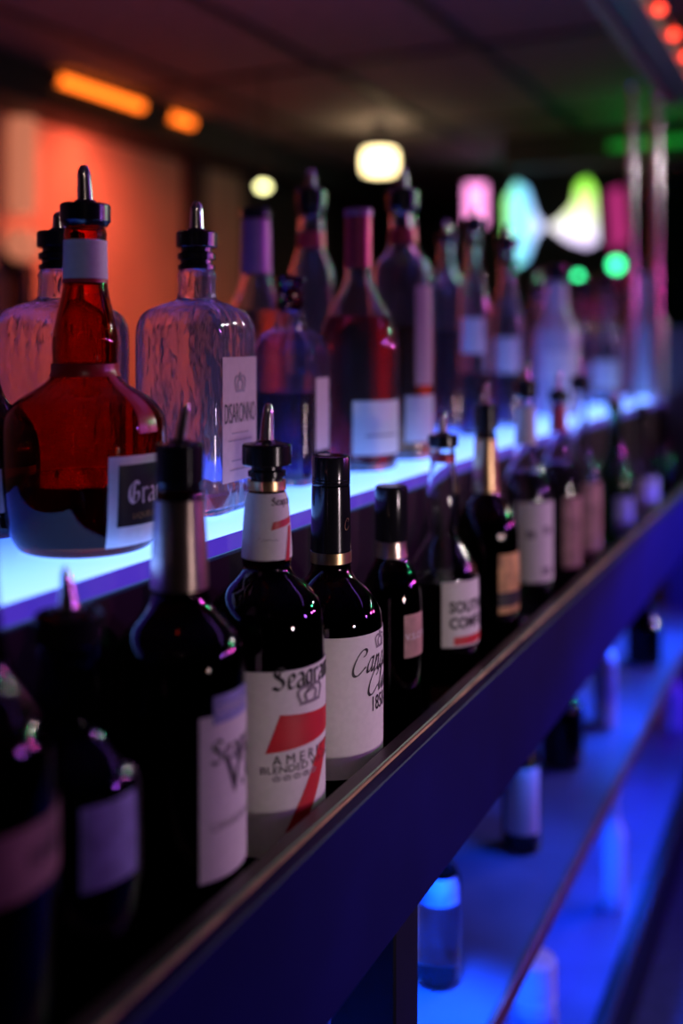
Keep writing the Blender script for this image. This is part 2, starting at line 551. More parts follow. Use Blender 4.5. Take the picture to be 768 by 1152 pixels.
# ------------------------------------------------------------------ bottles
class Bottle:
    """a bottle whose silhouette was measured in the photograph: prof = [(row, half width[, squareness])]
    from lip to the lowest visible row, turned into metres at the bottle's own distance"""

    def __init__(s, kind, label, xc, u, zb, prof, glass_m, group=None, wall=.0028, liquid=None, level=None,
                 rot=0, asp=1.0, seg=56, smooth=2, foot=.004, cat='bottle', base_hw=None):
        s.Z = u * F / (CT * (xc - XV))
        s.px = F / s.Z
        s.zb = zb
        X = (xc - 384) / F * s.Z
        s.loc = (X * CT - s.Z * ST, X * ST + s.Z * CT, zb + H + .0008)
        s.psi = atan2(-s.loc[1], -s.loc[0])      # direction of the camera
        s.root = empty(kind, s.loc, label, cat, group)
        s.rot = s.psi + radians(rot)
        s.seg = seg
        pts = [((p[1]) / s.px, s.h(p[0]), (p[2] if len(p) > 2 else 0)) for p in prof][::-1]
        bw = (base_hw / s.px) if base_hw else pts[0][0]
        q0 = pts[0][2]
        low = [(bw * .86, 0.0, q0), (bw * .97, foot * .4, q0), (bw, foot * 2, q0)]
        if base_hw:
            low = [(bw * .88, 0, q0), (bw * .97, foot * .5, q0)]
        pts = low + [p for p in pts if p[1] > foot * 2.5]
        out = chaikin(pts, smooth)
        s.out = out
        tb = .007
        inn = [(max(r - wall, .3 * r), max(z, tb), q) for (r, z, q) in out]
        inn = [p for i, p in enumerate(inn) if i == 0 or not (p[1] <= tb + 1e-9 and inn[i - 1][1] <= tb + 1e-9 and i + 1 < len(inn) and inn[i + 1][1] <= tb + 1e-9)]
        lip = out[-1]
        pr = [(0, .0025, q0), (bw * .7, .0015, q0)] + out + [(lip[0] - wall * .5, lip[1] + wall * .3, lip[2])] + inn[::-1] + [(0, tb, q0)]
        s.body = revolve('glass_body', pr, glass_m, s.root, seg, s.rot, asp)
        s.asp = asp
        s.wall = wall
        if liquid:
            zl = s.h(level)
            e = .0005
            lq = [(max(r - wall * .6, .2 * r), max(z, tb + e), q) for (r, z, q) in out if z < zl]
            rr, qq = s.rz(zl)
            lq.append((rr - wall * .6, zl, qq))
            lq = [(0, tb + e, q0)] + lq + [(0, zl, qq)]
            revolve('liquid', lq, liquid, s.root, seg, s.rot, asp)
        s.top = out[-1][1]
        s.rlip = out[-1][0]

    def h(s, y):
        return (YH - y) / s.px - s.zb

    def hs(s, y, a=15):
        # height of a row seen on the near side of the glass
        r = s.rz(s.h(y))[0]
        return (YH - y) / F * (s.Z - r * cos(radians(a))) - s.zb

    def rz(s, z):
        o = s.out
        if z <= o[0][1]: return o[0][0], o[0][2]
        for a, b in zip(o, o[1:]):
            if a[1] <= z <= b[1]:
                t = (z - a[1]) / max(1e-9, b[1] - a[1])
                return a[0] + (b[0] - a[0]) * t, a[2] + (b[2] - a[2]) * t
        return o[-1][0], o[-1][2]

    def ang(s, x, xc, hw):
        return math.degrees(asin(max(-1, min(1, (x - xc) / hw))))

    # paper wrapped round the bottle: degrees right of the viewing direction, rows of the photograph
    def wrap(s, name, a0, a1, y0, y1, mat, off=.0006, n=24, m=None, parent=None, thick=.0003):
        z1, z0 = s.hs(y0), s.hs(y1)
        m = m or max(2, int(abs(z1 - z0) / .006))
        v, f = [], []
        for lay in (off, off - thick):
            for j in range(m + 1):
                z = z0 + (z1 - z0) * j / m
                r = s.rz(z)[0] + lay
                for i in range(n + 1):
                    a = s.psi + radians(a0 + (a1 - a0) * i / n)
                    v.append((r * cos(a), r * sin(a), z))
        N = n + 1
        for j in range(m):
            for i in range(n):
                q = (j * N + i, j * N + i + 1, (j + 1) * N + i + 1, (j + 1) * N + i)
                f.append(q)
        K = N * (m + 1)
        for j in range(m):
            for i in range(n):
                q = (j * N + i, j * N + i + 1, (j + 1) * N + i + 1, (j + 1) * N + i)
                f.append(tuple(x + K for x in q[::-1]))
        for j in range(m):
            for i, fl in ((0, 1), (n, 0)):
                q = (j * N + i, (j + 1) * N + i, (j + 1) * N + i + K, j * N + i + K)
                f.append(q if not fl else q[::-1])
        for i in range(n):
            for j, fl in ((0, 0), (m, 1)):
                q = (j * N + i, j * N + i + 1, j * N + i + 1 + K, j * N + i + K)
                f.append(q if not fl else q[::-1])
        return mesh(name, v, f, mat, parent or s.root, 60)

    def band(s, name, y0, y1, mat, off=.0006, parent=None):
        """foil sleeve all round between two rows"""
        z1, z0 = s.h(y0), s.h(y1)
        n = max(3, int((z1 - z0) / .004))
        zs = [z0 + (z1 - z0) * i / n for i in range(n + 1)]
        o = [(s.rz(z)[0] + off, z, 0) for z in zs]
        i = [(s.rz(z)[0] + .0001, z, 0) for z in zs[::-1]]
        return revolve(name, o + i + [o[0]], mat, parent or s.root, 40)

    # lettering laid on the wrap: s in metres from the direction ac (degrees), z in metres above the base
    def write(s, name, polys, ac, zc, mat, parent, off=.0009, rref=None):
        v, f = [], []
        for p in polys:
            k = len(v)
            for (x, z) in p:
                zz = z + zc
                r = s.rz(zz)[0]
                a = s.psi + radians(ac) + x / (rref or r)
                v.append(((r + off) * cos(a), (r + off) * sin(a), zz))
            f.append(tuple(range(k, k + len(p))))
        return mesh(name, v, f, mat, parent, 60)

    # flat paper on a flat face: face direction in degrees, half width and rows
    def flat(s, name, polys, face, d, mat, parent, zc=0):
        A = s.psi + radians(face)
        n = (cos(A), sin(A))
        t = (-sin(A), cos(A))
        v, f = [], []
        for p in polys:
            k = len(v)
            for (x, z) in p:
                v.append((n[0] * d + t[0] * x, n[1] * d + t[1] * x, z + zc))
            f.append(tuple(range(k, k + len(p))))
        return mesh(name, v, f, mat, parent, 60)

    def pourer(s, y_top, y_ring0, y_ring1, hw_ring, hw_spout, lean=0.0, hw_low=None, spout_m=None, flat=1.0, tip=.6):
        """free-pour stopper: black ribbed plug with a wide flange, bent metal spout"""
        k = 1 / s.px
        zr1, zr0 = s.h(y_ring0), s.h(y_ring1)
        R = hw_ring * k
        rl = (hw_low * k) if hw_low else s.rlip * 1.02
        z0 = s.top + .0012
        h = zr0 - z0
        p = [(rl, z0)]
        if h > .004:
            p += [(rl, z0 + h * .2), (rl * .86, z0 + h * .26), (rl * .86, z0 + h * .42), (rl * 1.02, z0 + h * .48), (rl * 1.02, z0 + h * .72),
                  (rl * .84, z0 + h * .8), (rl * .84, zr0)]
        p += [(R * .94, zr0), (R, zr0 + .001), (R, zr1 - .0015), (R * .94, zr1), (R * .5, zr1 + .001), (hw_spout * k * 1.15, zr1 + .003)]
        solid('pourer_collar', p, M['black_plastic'], s.root, 36, sharp=30)
        zt = s.h(y_top)
        L = zt - zr1
        r0 = hw_spout * k
        A = s.psi + pi / 2
        path, rad = [], []
        for i in range(10):
            t = i / 9
            dx = lean * k * t ** 1.6
            path.append((cos(A) * dx, sin(A) * dx, zr1 + .0005 + L * (t if i < 9 else 1)))
            rad.append(r0 * (1.0 - (1 - tip) * t ** .8) * (1 if i < 7 else [1, .88, .5][i - 7]))
        tube('pourer_spout', path, rad, spout_m or M['chrome'], s.root, 16, flat)

    def cap(s, y0, y1, hw, mat=None, ribs=False, name='cap', rnd=.0015):
        k = 1 / s.px
        z1, z0 = s.h(y0), s.h(y1)
        r = hw * k
        p = [(r * .98, z0), (r, z0 + .001)]
        if ribs:
            z = z0 + .002
            while z < z0 + (z1 - z0) * .25:
                p += [(r, z), (r * .97, z + .0006), (r, z + .0012)]
                z += .0026
        p += [(r, z1 - rnd), (r * .97, z1 - rnd * .3), (r * .88, z1)]
        solid(name, p, mat or M['black_cap'], s.root, 40, sharp=30)


FB = -.400      # base height of the front row, relative to the eye
LB = -.160      # top of the lit shelf
RU = -.457      # riser plane / front edge of the lit shelf
V0, V1 = -.15, 3.0   # extent of the back bar

# ------------------------------------------------------------------ room shell
ZF, ZC = -H, 1.06


def struct(o):
    return tag(o, kind='structure')


struct(boxo('floor', M['carpet'], -3.3, 3.2, -3.2, 8.0, ZF - .1, ZF, bev=0))
struct(boxo('ceiling', M['ceiling_tile'], -3.3, 3.2, -3.2, 8.0, ZC, ZC + .1, bev=0))
struct(boxo('wall_left', M['orange_wall'], -3.2, -3.0, -3.0, 4.85, ZF, ZC, bev=0))
struct(boxo('wall_left.001', M['dark_wall'], -3.2, -3.0, 4.85, 7.8, ZF, ZC, bev=0))
struct(boxo('wall_back', M['dark_wall'], -3.2, 3.0, 7.6, 7.8, ZF, ZC, bev=0))
struct(boxo('wall_right', M['dark_wall'], 3.0, 3.2, -3.0, 7.8, ZF, ZC, bev=0))
struct(boxo('wall_front', M['dark_wall'], -3.2, 3.0, -3.2, -3.0, ZF, ZC, bev=0))
g = MB()
for u in (-2.41, -1.80, -1.19, -.58, .03, .64, 1.25, 1.86):
    g.box(u - .016, u + .016, -3, 7.6, ZC - .012 + H, ZC + H - .0005)
for k in range(9):
    v = -2.6 + 1.22 * k
    g.box(-2.75, 3.0, v - .016, v + .016, ZC - .011 + H, ZC + H - .0005)
struct(g.build('trim_1', M['ceiling_bar']))
struct(boxo('trim_2', M['soffit'], -3.0, -2.75, -3.0, 7.6, .905, ZC, bev=.003))      # soffit along the left wall
struct(boxo('trim_3', M['dark_wall'], -3.0, -2.93, 4.28, 4.40, ZF, .905, bev=.003))   # post on the left wall
struct(boxo('trim_4', M['soffit'], -1.6, 3.0, 5.15, 5.35, .90, ZC, bev=.003))         # cross beam

# ------------------------------------------------------------------ back bar
bar = empty('back_bar', (0, 0, 0), 'long dark back bar with a raised front rail and open blue lit shelves below', 'bar')
boxo('bottle_shelf', M['black_wood'], RU, -.3515, V0, V1, FB - .02, FB, bar)
boxo('front_rail', M['rail_wood'], -.3515, -.3375, V0, V1, -.4, -.345, bar, bev=.0015)
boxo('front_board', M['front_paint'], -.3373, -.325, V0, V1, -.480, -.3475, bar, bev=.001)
tag(boxo('rail_edging', M['raw_edge'], -.3373, -.3345, V0, V1, -.3473, -.3448, bar, bev=.0007), 'worn wooden edge strip')
boxo('riser', M['black_wood'], RU - .018, RU, V0, V1, FB - .02, LB - .016, bar)
boxo('back_panel', M['shelf_board'], -.86, -.84, V0, V1, ZF, LB - .03, bar)
boxo('deck', M['black_wood'], -.84, RU - .018, V0, V1, FB - .02, FB, bar)
sh = boxo('lower_shelf', M['shelf_board'], -.84, -.352, V0, V1, -.768, -.750, bar)
boxo('shelf_edging', M['shelf_edge'], -.352, -.345, V0, V1, -.770, -.748, sh, bev=.001)
boxo('cabinet_floor', M['shelf_board'], -.84, -.36, V0, V1, -1.11, -1.09, bar)
boxo('plinth', M['black_wood'], -.40, -.36, V0, V1, ZF, -1.11, bar)
boxo('plinth_edging', M['black_wood'], -.36, -.335, V0, V1, -1.14, -1.085, bar)
for v in (.822, -.13):
    boxo('upright', M['black_wood'], -.40, -.3385, v - .032, v + .02, ZF, -.4205, bar)

# the luminous acrylic shelf
ls = empty('light_shelf', (0, 0, 0), 'glowing blue white acrylic shelf under the rear row of bottles', 'shelf')
m = MB()
m.box(-.80, RU - .0015, .462, V1, LB - .014 + H, LB + H, .0015)
M['acrylic'], nt, b = new_mat('lit_acrylic')
b.inputs['Base Color'].default_value = (.35, .35, .5, 1)
b.inputs['Roughness'].default_value = .15
b.inputs['Emission Strength'].default_value = 1.0
geo = nt.nodes.new('ShaderNodeTexCoord')
sp = nt.nodes.new('ShaderNodeSeparateXYZ')
nt.links.new(geo.outputs['Object'], sp.inputs[0])
mr = nt.nodes.new('ShaderNodeMapRange')
mr.inputs[1].default_value = -.80
mr.inputs[2].default_value = RU
nt.links.new(sp.outputs[0], mr.inputs[0])
rp = nt.nodes.new('ShaderNodeValToRGB')
el = rp.color_ramp.elements
el[0].position, el[0].color = 0.0, (.04, .08, .9, 1)
el[1].position, el[1].color = 1.0, (.50, 1.0, 3.1, 1)
e = el.new(.55)
e.color = (.08, .25, 2.0, 1)
e = el.new(.85)
e.color = (.36, .85, 2.9, 1)
nt.links.new(mr.outputs[0], rp.inputs[0])
nt.links.new(rp.outputs[0], b.inputs['Emission Color'])
M['acrylic_edge'] = glow('acrylic_edge', (.10, .05, .95), .5)
m.build('acrylic_panel', M['acrylic'], ls)
boxo('front_lip', M['acrylic_edge'], RU - .0013, RU + .0012, .462, V1, LB - .014, LB - .0006, ls, bev=.0005)

# ------------------------------------------------------------------ front row
FR = 'bottles in the front row behind the rail'
U = -.402

# near corner bottle, cut by the frame
b = Bottle('liquor_bottle', 'dark round bottle cut by the left edge, nearest of the front row', -36, -.3992, FB,
           [(560, 28), (600, 28), (640, 30), (720, 36), (770, 50), (820, 88), (870, 98), (1100, 98)], M['dark_glass'], FR, liquid=M['liq_dark'], level=840)
l = b.wrap('label', 10, 95, 955, 1035, M['paper_dim'])
pl, wd = caps('FINEST', .012)
b.write('lettering', shift(pl, -wd / 2, 0), 62, b.hs(1005), M['ink_black'], l)
b.cap(520, 575, 30)

# clear bottle with spout
b = Bottle('liquor_bottle', 'clear bottle with tapering metal pour spout, second from the near end of the front row', 77, -.41, FB,
           [(728, 32), (738, 34), (745, 30), (770, 33), (800, 36), (822, 40), (838, 55), (860, 78), (890, 85), (1100, 85)], M['smoke_glass'], FR,
           liquid=M['liq_dark'], level=905)
b.pourer(640, 690, 722, 38, 13, -4, hw_low=32, tip=.35)
b.wrap('label', 8, 58, 915, 1010, M['paper_blue'])

# tall bottle with champagne foil neck
b = Bottle('whisky_bottle', 'tall dark whisky bottle with champagne coloured foil neck and cream label', 202, U, FB,
           [(552, 25), (560, 27), (575, 27), (660, 32), (668, 31), (690, 40), (708, 62), (730, 73), (760, 74), (1010, 74)], M['dark_glass'], FR,
           liquid=M['liq_dark'], level=690)
b.band('foil', 562, 661, M['foil_champagne'], .0008)
b.pourer(456, 500, 545, 27, 9, 9, hw_low=25, flat=.6, tip=.55)
l = b.wrap('label', 16, 118, 812, 1000, M['paper'])
pl, wd = strokes(BLACK, "Seagram's", .0105, .22)
b.write('lettering', shift(pl, 0, 0), 26, b.hs(868), M['ink_black'], l)
pl, wd = caps('V.O.', .034, sx=.8, bold=.02)
b.write('lettering', pl, 40, b.hs(906), M['ink_black'], l)
pl, wd = caps('CANADIAN WHISKY', .0075)
b.write('lettering', pl, 26, b.hs(944), M['ink_grey'], l)
hd = b.wrap('seal', 28, 74, 790, 822, M['paper_blue'], .0012)
pl, wd = caps('CANADA', .007)
b.write('lettering', shift(pl, -wd / 2, 0), 50, b.hs(810), M['ink_white'], hd, .0016)

# seven crown whiskey
b = Bottle('whiskey_bottle', 'dark whiskey bottle with white label bearing a large red 7', 300, U, FB,
           [(549, 20), (556, 21), (562, 24), (632, 28.5), (638, 26), (650, 33), (664, 52), (682, 63), (705, 65.5), (960, 65)], M['dark_glass'], FR,
           liquid=M['liq_dark'], level=640, seg=72)
b.pourer(456, 500, 524, 28, 8.5, 2, hw_low=21, tip=.7)
b.band('cap_ring', 541, 551, M['gold'], .0012)
l = b.wrap('label', -21, 125, 757, 962, M['paper'])
R_ = b.rz(.1)[0]
pl, wd = strokes(BLACK, "Seagram's", .0112, .26)
b.write('lettering', pl, 5, b.hs(778), M['ink_black'], l)
b.write('emblem', crown(.022, .016), 46, b.hs(799), M['ink_grey'], l)
s7 = gridquad((-.001, -.3031), (.078, -.2975), (.078, -.282), (.0097, -.2755), 24, 6)
s7 += gridquad((.0133, -.362), (.0300, -.362), (.0630, -.305), (.0461, -.305), 6, 16)
b.write('numeral', s7, 0, -FB, M['ink_red'], l, rref=.0448)
pl, wd = caps('A M E R I C A N', .0104, sx=1.0)
b.write('lettering', pl, 5, b.hs(862), M['ink_black'], l)
pl, wd = caps('BLENDED WHISKEY', .0074, sx=1.2)
b.write('lettering', pl, -6, b.hs(871), M['ink_black'], l)
em = []
for k in range(5):
    em += shift(crown(.005, .004), .008 * k, 0)
b.write('emblem', em, 9, b.hs(880), M['ink_grey'], l)
nl = b.wrap('neck_label', -95, 95, 557, 632, M['paper'], n=36)
pl, wd = strokes(BLACK, "Seagram's", .0038, .24)
b.write('lettering', pl, 12, b.hs(570), M['ink_black'], nl)
s7 = gridquad((-.010, -.002), (.010, .002), (.010, .007), (-.008, .004), 10, 4) + gridquad((.001, -.026), (.006, -.026), (.010, .0), (.006, .0), 3, 4)
b.write('numeral', s7, 42, b.hs(595), M['ink_red'], nl)
sg = chaikin([(0, 0), (.002, .003), (.003, -.001), (.005, .002), (.006, 0), (.009, .0015), (.011, 0), (.014, .001), (.016, 0)], 1)
b.write('signature', [[(x0, z0 - .0002), (x1, z1 - .0002), (x1, z1 + .0002), (x0, z0 + .0002)] for (x0, z0), (x1, z1) in zip(sg, sg[1:])], -22, b.hs(610), M['ink_grey'], nl)

# canadian whisky with black capsule
b = Bottle('whisky_bottle', 'dark whisky bottle with black screw cap and white label in black script', 372, U, FB,
           [(530, 20), (545, 20.5), (550, 21), (600, 21.5), (632, 22.5), (640, 22), (652, 28), (665, 45), (682, 56), (700, 58.5), (900, 58)], M['dark_glass'], FR,
           liquid=M['liq_dark'], level=655, seg=72)
b.cap(513, 546, 21.8, ribs=True, rnd=.002)
cs = b.band('capsule', 547, 619, M['black_cap'], .0006)
pl, wd = strokes(SCRIPT, 'C', .006, .1)
b.write('lettering', shift(pl, -wd / 2, 0), 55, b.hs(598), M['ink_gold'], cs)
b.band('cap_ring', 620, 632, M['gold'], .0008)
l = b.wrap('label', -48, 118, 719, 878, M['paper'])
b.write('emblem', crown(.014, .013), 66, b.hs(738), M['ink_grey'], l)
pl, wd = strokes(SCRIPT, 'Canadian', .0132, .19, 35, .25, 2, .06)
b.write('lettering', pl, 22, b.hs(763), M['ink_black'], l)
pl, wd = strokes(SCRIPT, 'Club', .0132, .19, 35, .25, 2, .06)
b.write('lettering', pl, 42, b.hs(788), M['ink_black'], l)
pl, wd = caps('1858', .0175, sx=.7, bold=.01)
b.write('lettering', pl, 50, b.hs(808), M['ink_black'], l)

# brandy like bottle with tall black cap
b = Bottle('brandy_bottle', 'short dark bottle with tall plain black cap, beside the white script label', 440, U, FB,
           [(596, 15), (602, 16), (614, 16), (622, 17), (632, 19), (645, 27), (662, 33), (690, 34.5), (840, 34)], M['dark_glass'], FR, liquid=M['liq_dark'], level=640)
b.cap(547, 608, 18.5, rnd=.004)
b.band('neck_band', 609, 626, M['foil_champagne'], .0007)
l = b.wrap('label', 24, 80, 694, 742, M['paper_brown'])
pl, wd = caps('V.S.O.P', .009)
b.write('lettering', shift(pl, -wd / 2, 0), 52, b.hs(722), M['ink_white'], l)

# clear bottle with bulging neck
b = Bottle('liqueur_bottle', 'clear bottle with bulging neck and white label lettered in black capitals', 498, U, FB,
           [(505, 13), (512, 14), (520, 13), (540, 17), (570, 19.5), (592, 17), (602, 16), (615, 24), (632, 36), (655, 40), (770, 40)], M['clean'], FR,
           liquid=M['liq_dark'], level=650)
b.pourer(466, 490, 503, 17, 5.5, 1, tip=.6)
b.band('neck_band', 512, 520, M['foil_red'], .0006)
l = b.wrap('label', -2, 100, 656, 729, M['paper'])
for t, y in (('SOUTHERN', 690), ('COMFORT', 708)):
    pl, wd = caps(t, .0165, bold=.035, sx=.85)
    b.write('lettering', pl, 10, b.hs(y), M['ink_black'], l)
b.write('label_stripe', gridquad((0, 0), (.055, 0), (.055, .009), (0, .009), 12), 17, b.hs(727), M['ink_red'], l)

# black bottle with gold foil neck
b = Bottle('herbal_liqueur_bottle', 'black bottle with gold foil neck and orange label', 546, U, FB,
           [(488, 11), (494, 12), (552, 14), (560, 17), (572, 28), (590, 36), (610, 37), (740, 37)], M['dark_glass'], FR, liquid=M['liq_dark'], level=580)
b.band('foil', 494, 553, M['gold'], .0007)
b.pourer(432, 457, 482, 14, 5, 2, hw_low=11, tip=.6)
l = b.wrap('label', 22, 95, 625, 692, M['paper_orange'])
b.wrap('label_stripe', 22, 95, 668, 684, M['ink_black'], .0009, parent=l)

# slim clear bottles further along
b = Bottle('gin_bottle', 'clear bottle with tall pale violet label, right of the orange label', 591, U, FB,
           [(450, 9), (456, 10), (500, 11.5), (520, 14), (535, 24), (548, 29), (565, 30), (690, 30)], M['clean'], FR, liquid=M['liq_pale'], level=530)
b.pourer(410, 429, 446, 13, 4.5, 1)
b.band('neck_label', 458, 500, M['paper'], .0006)
l = b.wrap('label', -20, 80, 566, 656, M['paper'])
for y0, y1, a0, a1 in ((598, 606, 0, 20), (594, 602, 40, 62), (640, 648, 36, 62)):
    b.wrap('label_stripe', a0, a1, y0, y1, M['ink_grey'], .0009, parent=l)

b = Bottle('liqueur_bottle', 'dark bottle with bright red neck under a black pourer', 628, U, FB,
           [(454, 8), (460, 8), (485, 9), (510, 12), (525, 21), (540, 26), (660, 26)], M['violet_glass'], FR, liquid=M['liq_dark'], level=520)
b.band('foil', 456, 486, M['foil_red'], .0006)
b.pourer(420, 440, 452, 11, 4, 1)
b.wrap('label', 10, 70, 560, 640, M['paper_brown'])

b = Bottle('rum_bottle', 'brown labelled bottle with red label edge, fourth from the far end of the front row', 652, U, FB,
           [(440, 8), (446, 8), (490, 9), (515, 12), (528, 20), (540, 24), (650, 24)], M['clean'], FR, liquid=M['liq_brown'], level=540)
b.pourer(404, 424, 438, 11, 3.5, 1)
l = b.wrap('label', -30, 75, 545, 630, M['paper_brown'])
b.wrap('label_stripe', -30, 4, 560, 628, M['ink_red'], .0009, parent=l)

b = Bottle('gin_bottle', 'greenish clear bottle near the far end of the front row', 691, U, FB,
           [(462, 7), (468, 7), (500, 8), (520, 14), (532, 21), (545, 22), (610, 22)], M['green_glass'], FR, liquid=M['liq_pale'], level=545)
b.pourer(440, 452, 462, 9, 3, 0)
b.wrap('label', 0, 70, 560, 600, M['paper_blue'])

b = Bottle('vodka_bottle', 'clear bottle with small lilac label, last but one of the front row', 721, U, FB,
           [(470, 6), (476, 6), (500, 7), (518, 12), (528, 18), (540, 19), (580, 19)], M['clean'], FR, liquid=M['liq_pale'], level=530)
b.cap(455, 472, 7)
b.wrap('label', -15, 80, 538, 590, M['paper'])

b = Bottle('liquor_bottle', 'dark bottle at the far end of the front row by the grey panel', 744, U, FB,
           [(470, 5), (476, 5), (500, 6), (515, 11), (524, 16), (535, 17), (560, 17)], M['dark_glass'], FR, liquid=M['liq_dark'], level=520)
b.cap(455, 472, 6)

# ------------------------------------------------------------------ rear row on the lit shelf
RR = 'bottles on the glowing shelf'

b = Bottle('decanter_bottle', 'squat dark bottle at the left edge on the glowing shelf', -18, -.64, LB,
           [(400, 14), (430, 16), (452, 24), (468, 42), (488, 56), (520, 60), (612, 58)], M['dark_glass'], RR, liquid=M['liq_dark'], level=520)
b.cap(372, 402, 17)
b.wrap('label', 0, 62, 530, 580, M['paper_brown'])

# bulbous orange liqueur
b = Bottle('orange_liqueur_bottle', 'bulbous red amber bottle with pot still shape, black label and red ribbon', 96, -.527, LB,
           [(258, 22), (264, 24), (270, 23), (318, 24), (332, 26), (362, 33), (386, 37), (410, 35.5), (424, 36), (436, 50), (446, 68), (456, 80), (470, 89), (492, 91), (540, 90), (590, 85)],
           M['amber_glass'], RR, liquid=M['liq_brandy'], level=538, seg=72, base_hw=77)
b.pourer(188, 231, 252, 28, 9.5, -2, hw_low=24, tip=.75)
b.wrap('neck_label', -180, 180, 270, 314, M['paper'], n=40)
b.band('neck_band', 316, 320, M['ink_red'], .0008)
b.band('ribbon', 410, 424, M['ribbon_red'], .0012)
b.wrap('ribbon', 38, 56, 420, 492, M['ribbon_red'], .0014, n=8, m=20)
l = b.wrap('label', 15, 95, 517, 618, M['paper'], m=12)
lb = b.wrap('label_panel', 22, 88, 527, 597, M['paper_black'], .001, parent=l, m=10)
pl, wd = strokes(BLACK, 'Grand', .0115, .22)
b.write('lettering', pl, 29, b.hs(572), M['ink_white'], lb, .0014)
pl, wd = caps('LIQUEUR', .006)
b.write('lettering', pl, 34, b.hs(589), M['ink_gold'], lb, .0014)


def square_bottle(label, xc, u, ka, y_spout, dy=0, rot=-30, text=True, level=548):
    k = ka
    q = lambda y: y
    b = Bottle('amaretto_bottle', label, xc, u, LB,
               [(306, 20 * k, 0), (311, 22.5 * k, 0), (316, 21 * k, 0), (334, 21.5 * k, 0), (339, 23 * k, .1), (345, 38 * k, .55), (352, 48 * k, .9), (366, 53 * k, 1), (385, 54 * k, 1), (560, 53 * k, 1)],
               M['hammered'], RR, liquid=M['liq_cordial'], level=level, rot=rot, seg=80, wall=.004, foot=.003)
    b.pourer(y_spout, 262, 280, 23 * k, 8.5 * k, 0, hw_low=21 * k, tip=.8)
    if not text: return b
    face = rot + 90
    A = 54 * k / b.px
    d = A + .0008
    hwl = A * .74
    z1, z0 = b.h(402), b.h(538)
    l = b.flat('label', gridquad((-hwl, z0), (hwl, z0), (hwl, z1), (-hwl, z1), 1), face, d, M['paper_beige'], b.root)
    pl, wd = caps('DISARONNO', .0125, sx=1.0)
    sx = 2 * hwl * .9 / wd
    pl = [[(x * sx, z * 2.1) for x, z in p] for p in pl]
    b.flat('lettering', shift(pl, -wd * sx / 2, b.h(474)), face, d + .0004, M['ink_black'], l)
    b.flat('emblem', shift(crown(.018, .018), 0, b.h(441)), face, d + .0004, M['ink_grey'], l)
    for y, ww in ((486, .5), (494, .7), (516, .5), (526, .6)):
        b.flat('lettering', gridquad((-hwl * ww, b.h(y)), (hwl * ww, b.h(y)), (hwl * ww, b.h(y) + .0012), (-hwl * ww, b.h(y) + .0012), 1), face, d + .0004, M['ink_grey'], l)
    return b


square_bottle('square hammered glass bottle, nearly empty, with beige label on its right face', 221, -.55, 1.0, 229)
square_bottle('second square hammered glass bottle half hidden behind the red amber bottle', 68, -.655, 1.12, 240, rot=-38, level=540, text=False)

# small decanter
b = Bottle('decanter_bottle', 'squat clear bottle with glass stopper holding dark purple liquor', 326, -.56, LB,
           [(352, 15, 0), (357, 17, 0), (362, 16, 0), (370, 19, .1), (378, 32, .6), (392, 38, .9), (410, 39, 1), (530, 38, 1)], M['violet_glass'], RR,
           liquid=M['liq_purple'], level=441, rot=-25, wall=.004, seg=64)
k = 1 / b.px
solid('stopper', [(.8 * 15 * k, b.h(351)), (15 * k, b.h(345)), (16 * k, b.h(330)), (13 * k, b.h(324)), (17 * k, b.h(318)), (15 * k, b.h(312))], M['liq_purple'], b.root, 28, sharp=30)
b.flat('label', gridquad((-.018, b.h(505)), (.018, b.h(505)), (.018, b.h(425)), (-.018, b.h(425)), 1), 65, 39 / b.px + .0008, M['paper_beige'], b.root)

# cognac with red capsule
b = Bottle('cognac_bottle', 'sloping shouldered bottle of dark red liquor with red foil neck and white label', 403, -.545, LB,
           [(240, 14), (246, 14.5), (300, 14.5), (318, 16), (340, 27), (365, 40), (385, 44), (410, 44.5), (515, 44)], M['clear'], RR,
           liquid=M['liq_red'], level=357)
b.band('foil', 244, 302, M['foil_red'], .0006)
b.cap(236, 245, 16, M['foil_violet'])
l = b.wrap('label', -8, 90, 452, 513, M['paper'])
b.wrap('label_stripe', 10, 70, 490, 492, M['ink_grey'], .0009, parent=l)

# tall bottles behind
b = Bottle('liquor_bottle', 'tall bottle with dull pink capsule behind the square glass bottles', 288, -.69, LB,
           [(246, 15), (252, 16), (308, 17), (316, 18), (335, 24), (350, 33), (375, 36), (500, 36)], M['clear'], RR, liquid=M['liq_amber'], level=350)
b.band('foil', 248, 309, M['foil_violet'], .0006)
b.cap(235, 247, 17)

b = Bottle('vodka_bottle', 'clear bottle with pourer and dark red neck ring behind the decanter', 350, -.655, LB,
           [(244, 13), (250, 15), (262, 15), (282, 16), (292, 20), (310, 26), (340, 27), (500, 27)], M['clear'], RR, liquid=M['liq_pale'], level=420)
b.band('neck_band', 262, 280, M['foil_red'], .0006)
b.pourer(192, 215, 236, 17, 7, 0, hw_low=14)

b = Bottle('rum_bottle', 'half full bottle of amber liquor with pourer and dark red neck band', 453, -.54, LB,
           [(240, 13), (246, 15), (258, 15), (276, 16), (286, 22), (298, 32), (320, 36), (500, 36)], M['clear'], RR, liquid=M['liq_amber'], level=368)
b.band('neck_band', 258, 275, M['foil_red'], .0006)
b.pourer(190, 215, 236, 18, 7, 1, hw_low=14)
b.wrap('label', 4, 66, 446, 498, M['paper'])
b.wrap('label', 22, 62, 322, 434, M['paper_beige'])

b = Bottle('bitter_bottle', 'clear bottle of red aperitif standing behind the amber liquor', 503, -.655, LB,
           [(275, 8), (282, 9), (300, 10), (312, 14), (325, 24), (345, 26), (490, 26)], M['clear'], RR, liquid=M['liq_red'], level=372)
b.pourer(250, 264, 274, 11, 4, 0)

